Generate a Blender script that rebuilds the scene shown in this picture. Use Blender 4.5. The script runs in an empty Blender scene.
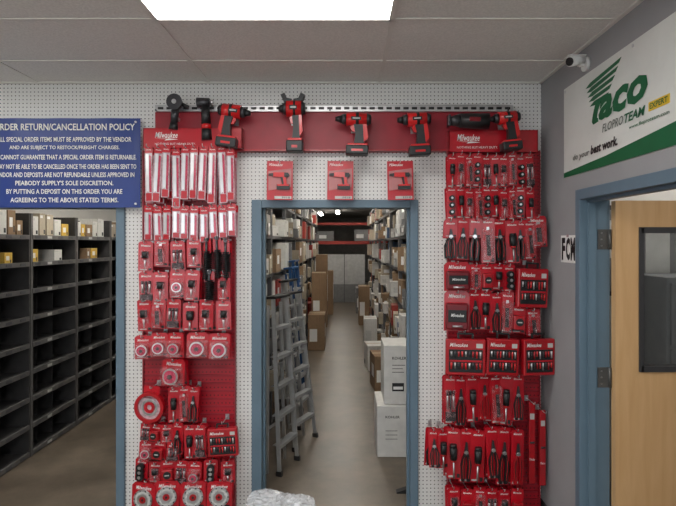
import bpy, bmesh, math, random
from mathutils import Vector, Matrix, noise
random.seed(7)
S=bpy.context.scene
COL=S.collection
F=526.0; VX=345.0; VY=243.0; CH=1.8; WY=3.507; CZ=2.87
def X(px,Y): return (px-VX)*Y/F
def Z(py,Y): return CH-(py-VY)*Y/F

# ---------------- materials ----------------
MC={}
def M(name,col=(.5,.5,.5),rough=.5,metal=0.,var=.12,scale=12.,emit=0.,alpha=1.,bump=0.,coat=0.,bd=.01):
    if name in MC: return MC[name]
    m=bpy.data.materials.new(name); m.use_nodes=True
    nt=m.node_tree; b=nt.nodes['Principled BSDF']
    tc=nt.nodes.new('ShaderNodeTexCoord'); n=nt.nodes.new('ShaderNodeTexNoise')
    n.inputs['Scale'].default_value=scale; n.inputs['Detail'].default_value=4
    nt.links.new(tc.outputs['Object'],n.inputs['Vector'])
    r=nt.nodes.new('ShaderNodeValToRGB')
    r.color_ramp.elements[0].position=.3; r.color_ramp.elements[1].position=.7
    r.color_ramp.elements[0].color=[max(0,c*(1-var)) for c in col]+[1]
    r.color_ramp.elements[1].color=[min(1,c*(1+var)) for c in col]+[1]
    nt.links.new(n.outputs['Fac'],r.inputs['Fac'])
    nt.links.new(r.outputs['Color'],b.inputs['Base Color'])
    b.inputs['Roughness'].default_value=rough; b.inputs['Metallic'].default_value=metal
    b.inputs['Alpha'].default_value=alpha
    if coat: b.inputs['Coat Weight'].default_value=coat; b.inputs['Coat Roughness'].default_value=.08
    if bump:
        bp=nt.nodes.new('ShaderNodeBump'); bp.inputs['Strength'].default_value=bump; bp.inputs['Distance'].default_value=bd
        nt.links.new(n.outputs['Fac'],bp.inputs['Height']); nt.links.new(bp.outputs['Normal'],b.inputs['Normal'])
    MC[name]=m; return m
def pegmat(name,col,hole,rad=.13,rough=.45,period=.0254):
    m=bpy.data.materials.new(name); m.use_nodes=True; nt=m.node_tree; b=nt.nodes['Principled BSDF']
    tc=nt.nodes.new('ShaderNodeTexCoord'); sp=nt.nodes.new('ShaderNodeSeparateXYZ')
    nt.links.new(tc.outputs['Object'],sp.inputs[0])
    def ma(op,a,bv=None):
        q=nt.nodes.new('ShaderNodeMath'); q.operation=op
        for i,v in enumerate((a,bv)):
            if v is None: continue
            if isinstance(v,(int,float)): q.inputs[i].default_value=v
            else: nt.links.new(v,q.inputs[i])
        return q.outputs[0]
    ds=[]
    for o in (sp.outputs['X'],sp.outputs['Z']):
        f=ma('FRACT',ma('ADD',ma('DIVIDE',o,period),100.)); c=ma('SUBTRACT',f,.5); ds.append(ma('MULTIPLY',c,c))
    d=ma('SQRT',ma('ADD',ds[0],ds[1])); h=ma('LESS_THAN',d,rad)
    mx=nt.nodes.new('ShaderNodeMix'); mx.data_type='RGBA'
    nt.links.new(h,mx.inputs[0]); mx.inputs[6].default_value=[*col,1]; mx.inputs[7].default_value=[*hole,1]
    nt.links.new(mx.outputs[2],b.inputs['Base Color']); b.inputs['Roughness'].default_value=rough
    MC[name]=m; return m
pegw=pegmat('pegboard_white',(.78,.775,.75),(.08,.08,.08),.16)
pegr=pegmat('perforated_red',(.40,.006,.018),(.10,.0,.004),.2,.4)
red=M('red_card',(.44,.004,.014),.3,coat=.3)
redp=M('red_plastic',(.38,.004,.010),.3,coat=.4)
redt=M('red_tool_shell',(.58,.010,.012),.3,coat=.4,var=.05)
redb=M('red_band',(.29,.006,.018),.45)
dred=M('deep_red_print',(.16,.003,.009),.4)
white=M('white_print',(.8,.8,.78),.5,var=.04)
black=M('black_plastic',(.010,.010,.011),.45)
dark=M('dark_steel_tool',(.06,.06,.065),.35,.6)
silver=M('bright_steel',(.65,.65,.66),.28,.9,var=.08)
chrome=M('galvanised_steel',(.6,.6,.6),.35,.85,var=.1)
alum=M('ladder_aluminium',(.46,.47,.48),.35,.5,var=.08)
blue=M('blue_grey_paint',(.12,.185,.24),.42,var=.05,scale=5)
grey=M('grey_wall_paint',(.32,.32,.33),.7,var=.06,scale=3,bump=.1)
offw=M('offwhite_paint',(.66,.65,.61),.8,var=.05,scale=3)
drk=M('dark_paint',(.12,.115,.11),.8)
sleeve=M('milky_sleeve',(.52,.37,.40),.2,coat=.5,var=.32,scale=45)
pink=M('glossy_pink_red',(.50,.05,.10),.2,coat=.6,var=.3,scale=40)
yellow=M('yellow_print',(.75,.5,.03),.5)
green=M('green_print',(.004,.115,.042),.5,var=.05)
lblue=M('ladder_blue',(.02,.075,.20),.4)
shelfm=M('charcoal_shelf_steel',(.052,.050,.050),.5,.2,var=.15)
shelfl=M('storeroom_shelf_lip',(.13,.125,.122),.45,.2,var=.1)
shelfe=M('shelf_edge_steel',(.09,.09,.095),.45,.2)
tag=M('paper_tag',(.5,.5,.48),.6)
carW=M('white_carton',(.62,.61,.58),.7,var=.08); carC=M('cream_carton',(.40,.345,.26),.7,var=.1)
carB=M('kraft_carton',(.25,.16,.09),.8,var=.1); carY=M('yellow_carton',(.6,.38,.06),.7); carG=M('grey_carton',(.20,.20,.20),.7)
carR=M('red_carton',(.30,.03,.02),.6); carU=M('blue_carton',(.05,.10,.2),.6); tape=M('tape_brown',(.35,.24,.13),.35)
pale=M('pale_grey_panel',(.50,.50,.49),.6)
film=M('clear_film',(.80,.82,.84),.08,var=.05,coat=.8,alpha=.34)
def mixmat(name,lo,hi,col,rough,tint=(1,1,1),scale=60):
    m=bpy.data.materials.new(name); m.use_nodes=True; nt=m.node_tree; nt.nodes.clear()
    o=nt.nodes.new('ShaderNodeOutputMaterial'); mx=nt.nodes.new('ShaderNodeMixShader'); tr=nt.nodes.new('ShaderNodeBsdfTransparent'); gl=nt.nodes.new('ShaderNodeBsdfPrincipled')
    tr.inputs[0].default_value=[*tint,1]
    gl.inputs['Base Color'].default_value=[*col,1]; gl.inputs['Roughness'].default_value=rough
    tc=nt.nodes.new('ShaderNodeTexCoord')
    nz=nt.nodes.new('ShaderNodeTexNoise'); nz.inputs['Scale'].default_value=scale; mr=nt.nodes.new('ShaderNodeMapRange')
    nt.links.new(tc.outputs['Object'],nz.inputs['Vector'])
    mr.inputs['From Min'].default_value=.45; mr.inputs['From Max'].default_value=.75
    mr.inputs['To Min'].default_value=lo; mr.inputs['To Max'].default_value=hi
    nt.links.new(nz.outputs['Fac'],mr.inputs['Value']); nt.links.new(mr.outputs[0],mx.inputs[0])
    nt.links.new(tr.outputs[0],mx.inputs[1]); nt.links.new(gl.outputs[0],mx.inputs[2]); nt.links.new(mx.outputs[0],o.inputs[0])
    return m
bl=mixmat('clear_blister',.03,.32,(.80,.45,.48),.08,scale=35)
gm=mixmat('door_glass',.10,.14,(.3,.3,.3),.03,(.80,.82,.83),3)
fm=bpy.data.materials.new('sealed_concrete'); fm.use_nodes=True; nt=fm.node_tree; b=nt.nodes['Principled BSDF']
tc=nt.nodes.new('ShaderNodeTexCoord'); n1=nt.nodes.new('ShaderNodeTexNoise'); n1.inputs['Scale'].default_value=1.9; n1.inputs['Detail'].default_value=10; n1.inputs['Roughness'].default_value=.7
r=nt.nodes.new('ShaderNodeValToRGB'); r.color_ramp.elements[0].position=.35; r.color_ramp.elements[1].position=.68
r.color_ramp.elements[0].color=(.075,.058,.042,1); r.color_ramp.elements[1].color=(.185,.15,.112,1)
nt.links.new(tc.outputs['Object'],n1.inputs['Vector']); nt.links.new(n1.outputs['Fac'],r.inputs['Fac']); nt.links.new(r.outputs['Color'],b.inputs['Base Color'])
mr=nt.nodes.new('ShaderNodeMapRange'); mr.inputs['To Min'].default_value=.25; mr.inputs['To Max'].default_value=.48; nt.links.new(n1.outputs['Fac'],mr.inputs['Value']); nt.links.new(mr.outputs[0],b.inputs['Roughness'])
b.inputs['Specular IOR Level'].default_value=.4
cm=M('ceiling_tile',(.80,.78,.75),.9,var=.08,scale=90,bump=.3)
grid=M('ceiling_grid_metal',(.76,.74,.70),.5,var=.03)
wm=bpy.data.materials.new('birch_veneer'); wm.use_nodes=True; nt=wm.node_tree; b=nt.nodes['Principled BSDF']
tc=nt.nodes.new('ShaderNodeTexCoord'); mp=nt.nodes.new('ShaderNodeMapping'); mp.inputs['Scale'].default_value=(9,9,.8)
n1=nt.nodes.new('ShaderNodeTexNoise'); n1.inputs['Scale'].default_value=2.5; n1.inputs['Detail'].default_value=6; n1.inputs['Distortion'].default_value=.6
r=nt.nodes.new('ShaderNodeValToRGB'); r.color_ramp.elements[0].position=.3; r.color_ramp.elements[1].position=.7
r.color_ramp.elements[0].color=(.58,.345,.155,1); r.color_ramp.elements[1].color=(.66,.42,.21,1)
nt.links.new(tc.outputs['Object'],mp.inputs[0]); nt.links.new(mp.outputs[0],n1.inputs['Vector']); nt.links.new(n1.outputs['Fac'],r.inputs['Fac']); nt.links.new(r.outputs['Color'],b.inputs['Base Color']); b.inputs['Roughness'].default_value=.4
def emis(name,col,s):
    m=bpy.data.materials.new(name); m.use_nodes=True; b=m.node_tree.nodes['Principled BSDF']
    b.inputs['Base Color'].default_value=[*col,1]; b.inputs['Emission Color'].default_value=[*col,1]; b.inputs['Emission Strength'].default_value=s
    return m
lampm=emis('lit_diffuser',(1,.985,.96),11.5)
lampo=emis('office_fill_diffuser',(1,.97,.93),11.0)
lampw=emis('lit_tube_warehouse',(1,.95,.87),52.0)

# ---------------- mesh builder ----------------
_tc={}
def text_mesh(body,shear=0,bold=0.):
    k=(body,shear,bold)
    if k in _tc: return _tc[k]
    c=bpy.data.curves.new('t','FONT'); c.body=body; c.shear=shear; c.offset=bold; c.resolution_u=2; c.size=1
    ob=bpy.data.objects.new('t',c); COL.objects.link(ob)
    dg=bpy.context.evaluated_depsgraph_get(); dg.update()
    me=bpy.data.meshes.new_from_object(ob.evaluated_get(dg)); 
    bpy.data.objects.remove(ob); bpy.data.curves.remove(c)
    vs=[v.co.copy() for v in me.vertices]; fs=[tuple(p.vertices) for p in me.polygons]
    bpy.data.meshes.remove(me)
    x0=min(v.x for v in vs); x1=max(v.x for v in vs); y0=min(v.y for v in vs); y1=max(v.y for v in vs)
    r=([((v.x-x0)/(x1-x0),(v.y-y0)/(y1-y0)) for v in vs],fs,(x1-x0)/(y1-y0))
    _tc[k]=r; return r
class MB:
    def __init__(s): s.bm=bmesh.new(); s.mats=[]
    def mi(s,m):
        if m not in s.mats: s.mats.append(m)
        return s.mats.index(m)
    def box(s,x0,x1,y0,y1,z0,z1,m,bev=0):
        i=s.mi(m)
        r=bmesh.ops.create_cube(s.bm,size=1,matrix=Matrix.Translation(((x0+x1)/2,(y0+y1)/2,(z0+z1)/2))@Matrix.Diagonal((abs(x1-x0),abs(y1-y0),abs(z1-z0),1)))
        vs=r['verts']; fs={f for v in vs for f in v.link_faces}
        for f in fs: f.material_index=i
        if bev:
            es=list({e for v in vs for e in v.link_edges})
            rr=bmesh.ops.bevel(s.bm,geom=es,offset=bev,segments=2,affect='EDGES',profile=.5)
            for f in rr['faces']: f.material_index=i
    def cyl(s,p0,p1,r0,m,r1=None,seg=14,smooth=True):
        i=s.mi(m); p0=Vector(p0); p1=Vector(p1); d=p1-p0; L=d.length
        if r1 is None: r1=r0
        q=Vector((0,0,1)).rotation_difference(d.normalized()).to_matrix().to_4x4()
        r=bmesh.ops.create_cone(s.bm,cap_ends=True,segments=seg,radius1=r0,radius2=r1,depth=L,matrix=Matrix.Translation((p0+p1)/2)@q)
        for f in {f for v in r['verts'] for f in v.link_faces}:
            f.material_index=i; f.smooth=smooth and len(f.verts)==4
    def ring(s,cx,cz,y0,y1,ro,ri,m,seg=32):
        i=s.mi(m); V=[]
        for k in range(seg):
            a=2*math.pi*k/seg; c,n=math.cos(a),math.sin(a)
            V.append([s.bm.verts.new((cx+c*rr,yy,cz+n*rr)) for rr,yy in ((ro,y0),(ri,y0),(ri,y1),(ro,y1))])
        for k in range(seg):
            A,B=V[k],V[(k+1)%seg]
            for j in range(4):
                s.bm.faces.new((A[j],B[j],B[(j+1)%4],A[(j+1)%4])).material_index=i
    def path(s,pts,r,m,seg=8):
        for a,b in zip(pts,pts[1:]): s.cyl(a,b,r,m,seg=seg)
    def prism(s,pts,y0,y1,m):
        i=s.mi(m); a=[s.bm.verts.new((x,y0,z)) for x,z in pts]; b=[s.bm.verts.new((x,y1,z)) for x,z in pts]
        n=len(pts); fs=[s.bm.faces.new(a),s.bm.faces.new(b[::-1])]
        for k in range(n): fs.append(s.bm.faces.new((a[k],b[k],b[(k+1)%n],a[(k+1)%n])))
        for f in fs: f.material_index=i
        bmesh.ops.recalc_face_normals(s.bm,faces=fs)
    def quad(s,pts,m):
        f=s.bm.faces.new([s.bm.verts.new(p) for p in pts]); f.material_index=s.mi(m)
    def text(s,body,x0,x1,z0,z1,y,m,shear=0,bold=0.):
        vs,fs,_=text_mesh(body,shear,bold); i=s.mi(m)
        V=[s.bm.verts.new((x0+(x1-x0)*a,y,z0+(z1-z0)*b)) for a,b in vs]
        for f in fs:
            try:
                q=s.bm.faces.new([V[k] for k in f]); q.material_index=i
            except ValueError: pass
    def mesh(s,name):
        me=bpy.data.meshes.new(name); s.bm.to_mesh(me); s.bm.free()
        for m in s.mats: me.materials.append(m)
        return me
def ob(name,me,parent=None,loc=(0,0,0),rot=(0,0,0),label=None,cat=None,kind=None,group=None,scale=(1,1,1)):
    o=bpy.data.objects.new(name,me); COL.objects.link(o); o.location=loc; o.rotation_euler=rot; o.scale=scale
    if parent is not None: o.parent=parent
    if label: o['label']=label
    if cat: o['category']=cat
    if kind: o['kind']=kind
    if group: o['group']=group
    return o
def root(name,label,cat,loc=(0,0,0),rot=(0,0,0),group=None,sc=1):
    e=ob(name,None,None,loc,rot,label,cat,None,group,(sc,sc,sc)); e.empty_display_size=.05; return e
def struct(name,me,label=None): return ob(name,me,None,label=label or name.replace('_',' '),kind='structure',cat=name.split('_')[0])

# ---------------- shell ----------------
b=MB(); b.box(-4.2,4.5,-2.2,24.2,-.1,0,fm); struct('floor',b.mesh('floor'),'sealed brown mottled concrete floor')
b=MB(); b.box(-4.2,4.5,-2.2,WY+.12,CZ,CZ+.08,cm); struct('ceiling',b.mesh('ceiling'),'suspended ceiling of off-white acoustic tiles')
b=MB()
gx=[-.907+1.136*k for k in range(-3,4)]
gy=[2.51+.575*k for k in range(-8,2)]
for g in gx:
    if g<1.3: b.box(g-.012,g+.012,-2.1,WY,CZ-.006,CZ-.001,grid)
for g in gy: b.box(-4.1,1.307,g-.012,g+.012,CZ-.0055,CZ-.001,grid)
b.box(-4.1,1.307,WY-.022,WY,CZ-.010,CZ-.001,grid); b.box(1.285,1.307,-2.1,WY,CZ-.010,CZ-.001,grid)
struct('trim_1',b.mesh('trim_1'),'painted metal ceiling grid bars')
OT=2.087; LX=-1.467
dl,dr=-.62,.487
b=MB()
b.box(-4.2,1.307,WY,WY+.12,OT,CZ,pegw)
b.box(LX,dl,WY,WY+.12,0,OT,pegw); b.box(dr,1.307,WY,WY+.12,0,OT,pegw); b.box(-4.2,-3.3,WY,WY+.12,0,OT,pegw)
struct('wall_back',b.mesh('wall_back'),'white perforated hardboard wall with two openings')
RX=1.307; RT=.14; yA,yB=1.75,2.90
b=MB()
b.box(RX,RX+RT,yB+.03,WY+.12,0,CZ,grey); b.box(RX,RX+RT,-2.2,yA-.03,0,CZ,grey); b.box(RX,RX+RT,yA-.03,yB+.03,2.07,CZ,grey)
struct('wall_right',b.mesh('wall_right'),'grey painted wall with a doorway')
b=MB(); b.box(-4.2,-4.1,-2.2,24.2,0,3.0,offw); struct('wall_left',b.mesh('wall_left'))
b=MB(); b.box(-4.2,4.5,-2.3,-2.2,0,.35,offw); b.box(-4.2,4.5,-2.3,-2.2,2.65,3.0,offw); b.box(-4.2,-3.8,-2.3,-2.2,.35,2.65,offw); b.box(1.1,4.5,-2.3,-2.2,.35,2.65,offw)
struct('wall_front',b.mesh('wall_front'))
b=MB()
for q in range(5): xx=-3.8+q*1.2125; b.box(xx,xx+.05,-2.29,-2.21,.35,2.65,blue)
b.box(-3.8,1.1,-2.29,-2.21,.35,.40,blue); b.box(-3.8,1.1,-2.29,-2.21,2.60,2.65,blue)
struct('window_added_1',b.mesh('window_added_1'),'added unseen window frame letting fill light in')  # unseen storefront opening, added so outside light lifts the ceiling
b=MB(); b.box(-4.2,4.5,24.2,24.3,0,3.1,drk); struct('wall_far',b.mesh('wall_far'))
b=MB(); b.box(4.4,4.5,-2.2,24.2,0,3.0,offw); struct('wall_side',b.mesh('wall_side'))
b=MB(); b.box(RX+RT,4.4,WY,WY+.12,0,CZ,offw); struct('wall_office',b.mesh('wall_office'))
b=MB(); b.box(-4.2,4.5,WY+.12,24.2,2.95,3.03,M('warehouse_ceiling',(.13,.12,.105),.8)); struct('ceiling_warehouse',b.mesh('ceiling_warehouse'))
b=MB(); y0=WY-.02
ol,orr=X(252,WY),X(418,WY); il,ir=X(262,WY),X(410,WY); it=Z(208,WY); ott=Z(200,WY)
b.box(ol,il,y0,WY+.14,0,ott,blue,.004); b.box(ir,orr,y0,WY+.14,0,ott,blue,.004); b.box(il,ir,y0,WY+.14,it,ott,blue,.004)
b.box(il-.002,il+.014,WY+.05,WY+.10,0,it,blue); b.box(ir-.014,ir+.002,WY+.05,WY+.10,0,it,blue)
struct('trim_2',b.mesh('trim_2'),'blue-grey painted metal door frame around the warehouse opening')
b=MB(); a0,a1=X(117,WY),X(125.5,WY)
b.box(a0,a1,y0,WY+.14,0,ott,blue,.004); b.box(-3.3,a0,y0,WY+.14,it,ott,blue,.004); b.box(-3.36,-3.3,y0,WY+.14,0,ott,blue,.004)
struct('trim_3',b.mesh('trim_3'),'blue-grey painted metal frame of the storeroom opening')
b=MB()
fx0,fx1=RX-.014,RX+RT+.014
b.box(fx0,fx1,yB,yB+.055,0,2.045,blue,.003); b.box(fx0,fx1,yA-.055,yA,0,2.045,blue,.003); b.box(fx0,fx1,yA-.055,yB+.055,2.04,2.097,blue,.003)
b.box(RX+.03,RX+.07,yB-.016,yB+.002,0,2.04,blue); b.box(RX+.03,RX+.07,yA,yB,2.024,2.041,blue)
struct('trim_4',b.mesh('trim_4'),'blue-grey painted metal frame of the side doorway')
b=MB(); b.box(RX-.012,RX,yB+.06,WY-.001,0,.1,black); struct('baseboard_right',b.mesh('baseboard_right'),'black rubber baseboard')
def panel(x0,x1,y0,y1,m,z=CZ,g='ceiling light panels',lab='recessed rectangular fluorescent ceiling light, lit'):
    r_=root('ceiling_light',lab,'ceiling light',((x0+x1)/2,(y0+y1)/2,z),group=g)
    w,h=(x1-x0)/2,(y1-y0)/2
    b=MB(); b.box(-w,w,-h,h,-.006,-.002,m); ob('diffuser',b.mesh('diffuser'),r_)
    b=MB()
    b.box(-w,w,-h,-h+.02,-.014,0,grid); b.box(-w,w,h-.02,h,-.014,0,grid); b.box(-w,-w+.02,-h,h,-.014,0,grid); b.box(w-.02,w,-h,h,-.014,0,grid)
    ob('light_frame',b.mesh('light_frame'),r_)
for (i,j) in ((3,-1),(3,-4),(1,-1),(1,-4),(3,-7)):
    x0=gx[i]; panel(x0,x0+1.136,2.51+.575*j,2.51+.575*(j+1),lampm) 
def tubes(x,y,L,z=2.9):
    r_=root('strip_light','long fluorescent strip light fixture, lit','ceiling light',(x,y,z),group='warehouse strip lights')
    b=MB(); b.box(-.07,.07,-L/2,L/2,-.02,.05,white); ob('housing',b.mesh('housing'),r_)
    for q in (-.035,.035):
        b=MB(); b.cyl((q,-L/2+.03,-.04),(q,L/2-.03,-.04),.019,lampw); ob('tube',b.mesh('tube'),r_)
for y in (5.0,8.0,11.2,14.6): tubes(-.05,y,1.6)
tubes(-.25,18.2,1.6); tubes(-.9,19.4,1.6)
tubes(-1.9,4.9,1.6); tubes(-1.9,7.4,1.6)
panel(1.9,3.0,1.2,1.8,lampo,CZ); panel(1.9,3.0,3.0,3.4,lampo,CZ)  # unseen office panels; the first is added to brighten the door face

# ---------------- storeroom shelving (dark) ----------------
L=.75; D=.45; H=2.05; n=9; st=H/n
fr=MB()
for yy in (0,L-.02): fr.box(-D,0,yy,yy+.02,0,H,shelfm)
fr.box(-D,-D+.01,0,L,0,H,shelfm); fr.box(-.012,.004,0,.03,0,H,shelfl)
sh=MB(); sh.box(-D+.01,0,.02,L-.02,0,.012,shelfm); sh.box(-.01,.008,.02,L-.02,-.012,.026,shelfl)
for k in range(4): 
    yy=.06+k*.18; sh.box(.008,.010,yy,yy+.07,-.004,.018,tag if k%3==1 else shelfe)
dv=MB(); dv.box(-D+.02,-.09,0,.005,.012,st*.75,shelfm)
fm_,sm_,dm_=fr.mesh('frame'),sh.mesh('shelf'),dv.mesh('divider')
FX=-2.65
def carton_mesh(m,lab=white,name='carton',style=0):
    b=MB(); b.box(-.5,.5,-.5,.5,0,1,m,.01)
    for sx in (-1,1):
        x=sx*.503
        if style==0:
            b.quad([(x,-.32,.35),(x,.1,.35),(x,.1,.72),(x,-.32,.72)],lab); b.quad([(x,.2,.15),(x,.36,.15),(x,.36,.4),(x,.2,.4)],black)
        else: b.quad([(x,-.45,.80),(x,.0,.80),(x,.0,.92),(x,-.45,.92)],lab); b.quad([(x,.15,.12),(x,.4,.12),(x,.4,.3),(x,.15,.3)],black)
    b.quad([(-.4,-.503,.25),(.05,-.503,.25),(.05,-.503,.6),(-.4,-.503,.6)],lab); 
    b.quad([(-.5,-.06,1.003),(.5,-.06,1.003),(.5,.06,1.003),(-.5,.06,1.003)],tape)
    return b.mesh(name)
CM=[(carton_mesh(carW,tag,style=1),'white'),(carton_mesh(carC,style=1),'cream'),(carton_mesh(carB),'brown kraft'),(carton_mesh(carY),'yellow'),(carton_mesh(carG,style=1),'grey'),(carton_mesh(carR),'red'),(carton_mesh(carU),'blue')]
for k in range(5):
    r_=root('shelving_unit','charcoal steel open shelving unit with labelled shelf edges','shelf',(FX,3.68+k*(L+.002),0),group='dark storeroom shelving units')
    ob('frame',fm_,r_)
    for i in range(n):
        ob('shelf',sm_,r_,(0,0,i*st+.02))
        if i<n-1:
            for q in range(2): ob('divider',dm_,r_,(0,.25*(q+1)-.005,i*st+.02))
    for lv,pr in ((8,.98),(7,.2)):
        yy=.05
        while yy<L-.14:
            w=random.uniform(.07,.15); h=random.uniform(.08,.14) if lv<8 else random.uniform(.12,.21)
            if random.random()<pr:
                mm,cn=random.choice(CM[:4]+CM[:2]+CM[:1]+CM[3:4])
                ob('small_carton',mm,None,(FX-.015-.108,3.68+k*(L+.002)+yy+w/2,lv*st+.034),(0,0,random.uniform(-.05,.05)),f'{cn} small carton on a dark steel shelf','box',None,'small cartons on the dark shelving',(.2,w*.92,h))
            yy+=w+.012
# ---------------- warehouse aisle shelving ----------------
def binmesh(m):
    b=MB(); t=.03
    b.box(-.5,.5,-.5,.5,0,.04,m)
    b.box(-.5,.5,-.5,-.5+t,0,.95,m); b.box(-.5,.5,.5-t,.5,0,.95,m); b.box(-.5,-.5+t,-.5,.5,0,.55,m); b.box(.5-t,.5,-.5,.5,0,.55,m)
    b.box(-.52,-.49,-.2,.2,.2,.42,tag); b.box(.49,.52,-.2,.2,.2,.42,tag)
    for q in range(3): b.cyl((-.2+.2*q,-.25+.2*q,.1),(-.1+.2*q,.1,.85),.12,silver if q%2 else carB,seg=8)
    return b.mesh('parts_bin')
BM=[(binmesh(carC),'cream'),(binmesh(carG),'grey'),(binmesh(carW),'white')]
def aisle(side,xf,y0,nb):
    Lb=1.2; Dp=.5; Hh=2.55; lv=7; s_=Hh/lv; sg=-1 if side=='l' else 1
    b=MB()
    for yy in (0,Lb-.04):
        for xx in (0,sg*(Dp-.04)): b.box(min(xx,xx+sg*.04),max(xx,xx+sg*.04),yy,yy+.04,0,Hh,shelfe)
    up=b.mesh('upright_frame')
    b=MB(); b.box(min(0,sg*Dp),max(0,sg*Dp),.0,Lb,0,.03,shelfe); s2=b.mesh('shelf')
    b=MB(); b.box(min(sg*Dp,sg*(Dp+.01)),max(sg*Dp,sg*(Dp+.01)),0,Lb,0,Hh,shelfm); bk=b.mesh('back_panel')
    far=MB()
    for k in range(nb):
        Y=y0+k*(Lb+.005)
        r_=root('shelving_unit','grey steel warehouse shelving unit packed with cartons','shelf',(xf,Y,0),group='aisle shelving units')
        ob('upright_frame',up,r_); ob('back_panel',bk,r_)
        for i in range(lv+1): ob('shelf',s2,r_,(0,0,i*s_+.02 if i<lv else Hh-.03))
        for i in range(lv):
            yy=.045
            while yy<Lb-.13:
                w=min(random.uniform(.12,.42),Lb-.045-yy); h=random.choice((.12,.15,.18,.24,.28,.30))*random.uniform(.92,1.05); d=random.uniform(.25,.36)
                off=random.choice((-.06,-.04,-.01,.01,.03,.07)); cx=xf+sg*(d/2+off); cy=Y+yy+w/2; cz=i*s_+.051; ro=random.uniform(-.10,.10)
                if Y<8:
                    if random.random()<.18:
                        mm,cn=random.choice(BM); ob('parts_bin',mm,None,(cx,cy,cz),(0,0,ro),f'{cn} plastic parts bin filled with fittings','bin',None,'parts bins on the aisle shelves',(d,w*.88,min(h,.2)))
                    elif random.random()<.98:
                        mm,cn=random.choice(CM[:3]*4+CM[:1]*3+CM)
                        ob('carton',mm,None,(cx,cy,cz),(0,0,ro),f'{cn} carton on a warehouse shelf','box',None,'cartons stocked along the aisle',(d,w*.90,h))
                        if h<.16 and random.random()<.7:
                            mm,cn=random.choice(CM[:3]); ob('carton',mm,None,(cx,cy,cz+h+.004),(0,0,-ro),f'{cn} carton stacked on another carton','box',None,'cartons stocked along the aisle',(d*.9,w*.75,h))
                else:
                    far.box(cx-d/2,cx+d/2,cy-w*.45,cy+w*.45,cz,cz+h,random.choice((carW,carC,carB,carW,carC,carG,carW,carC,carW,carB,carR)))
                yy+=w+.004
    ob('carton_stock',far.mesh('carton_stock'),None,(0,0,0),(0,0,0),'mixed white and brown cartons stocked down the aisle','box','stuff')
aisle('l',-.71,3.9,8)
aisle('r',.62,4.9,7)
def carton(x0,x1,yf,yb,z0,z1,ci,lab,rot=0):
    mm,cn=CM[ci]; return ob('carton',mm,None,((x0+x1)/2,(yf+yb)/2,z0),(0,0,rot),lab,'box',None,None,(x1-x0,yb-yf,z1-z0))
carton(-.62,-.34,8.8,9.3,0,.60,2,'brown cardboard carton standing on the aisle floor')
carton(-.62,-.36,9.6,10.1,0,1.25,2,'tall brown cardboard carton on the aisle floor',.05)
carton(-.62,-.38,11.2,11.7,0,1.55,2,'tall narrow brown carton beside the shelving')
carton(.33,.55,9.0,9.4,0,.5,0,'white carton on the floor by the shelving')
carton(.30,.56,7.4,7.8,0,.35,0,'white open carton on the floor by the shelving',.1)
carton(.34,.58,6.4,6.8,0,.42,2,'brown carton on the floor by the shelving',.1)
carton(.30,.54,11.5,12,0,.85,2,'brown carton stack on the aisle floor')
carton(.28,.56,13.4,14,0,.65,4,'grey carton at the aisle end')
carton(-.64,-.30,13.2,13.7,0,1.1,2,'brown carton at the aisle end')
# pale roll-up panel at aisle end
r_=root('partition_panel','pale grey partition panel closing off the aisle end','partition',(-.02,16.0,0))
b=MB(); b.box(-.62,.62,-.02,.02,.55,1.45,pale,.005); ob('panel_sheet',b.mesh('panel_sheet'),r_)
b=MB(); b.box(-.62,.62,-.03,.03,.0,.55,carG,.005); ob('kick_panel',b.mesh('kick_panel'),r_)
for xx in (-.64,-.01,.62):
    b=MB(); b.box(xx,xx+.02,-.035,.03,0,1.47,shelfe); ob('post',b.mesh('post'),r_)
r_=root('pallet_rack','pallet rack with red beams across the aisle end','rack',(0,16.2,0))
for (za,zb_) in ((1.76,1.86),(2.35,2.43)):
    b=MB(); b.box(-1.6,1.6,-.04,.04,za,zb_,carR); ob('beam',b.mesh('beam'),r_)
for xx in (-1.6,1.6):
    b=MB(); b.box(xx-.05,xx+.05,-.05,.05,0,2.8,shelfe); ob('upright',b.mesh('upright'),r_)
b=MB(); b.box(-1.55,1.55,.05,.6,1.80,1.86,carB); ob('deck',b.mesh('deck'),r_)
for i,(xa,ww,hh,c) in enumerate(((-1.2,.5,.4,2),(-.6,.5,.3,4),(.55,.5,.35,4),(1.1,.4,.4,2))):
    carton(xa-ww/2,xa+ww/2,16.28,16.75,1.865,1.865+hh,c,f'{CM[c][1]} carton on the pallet rack')

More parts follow.
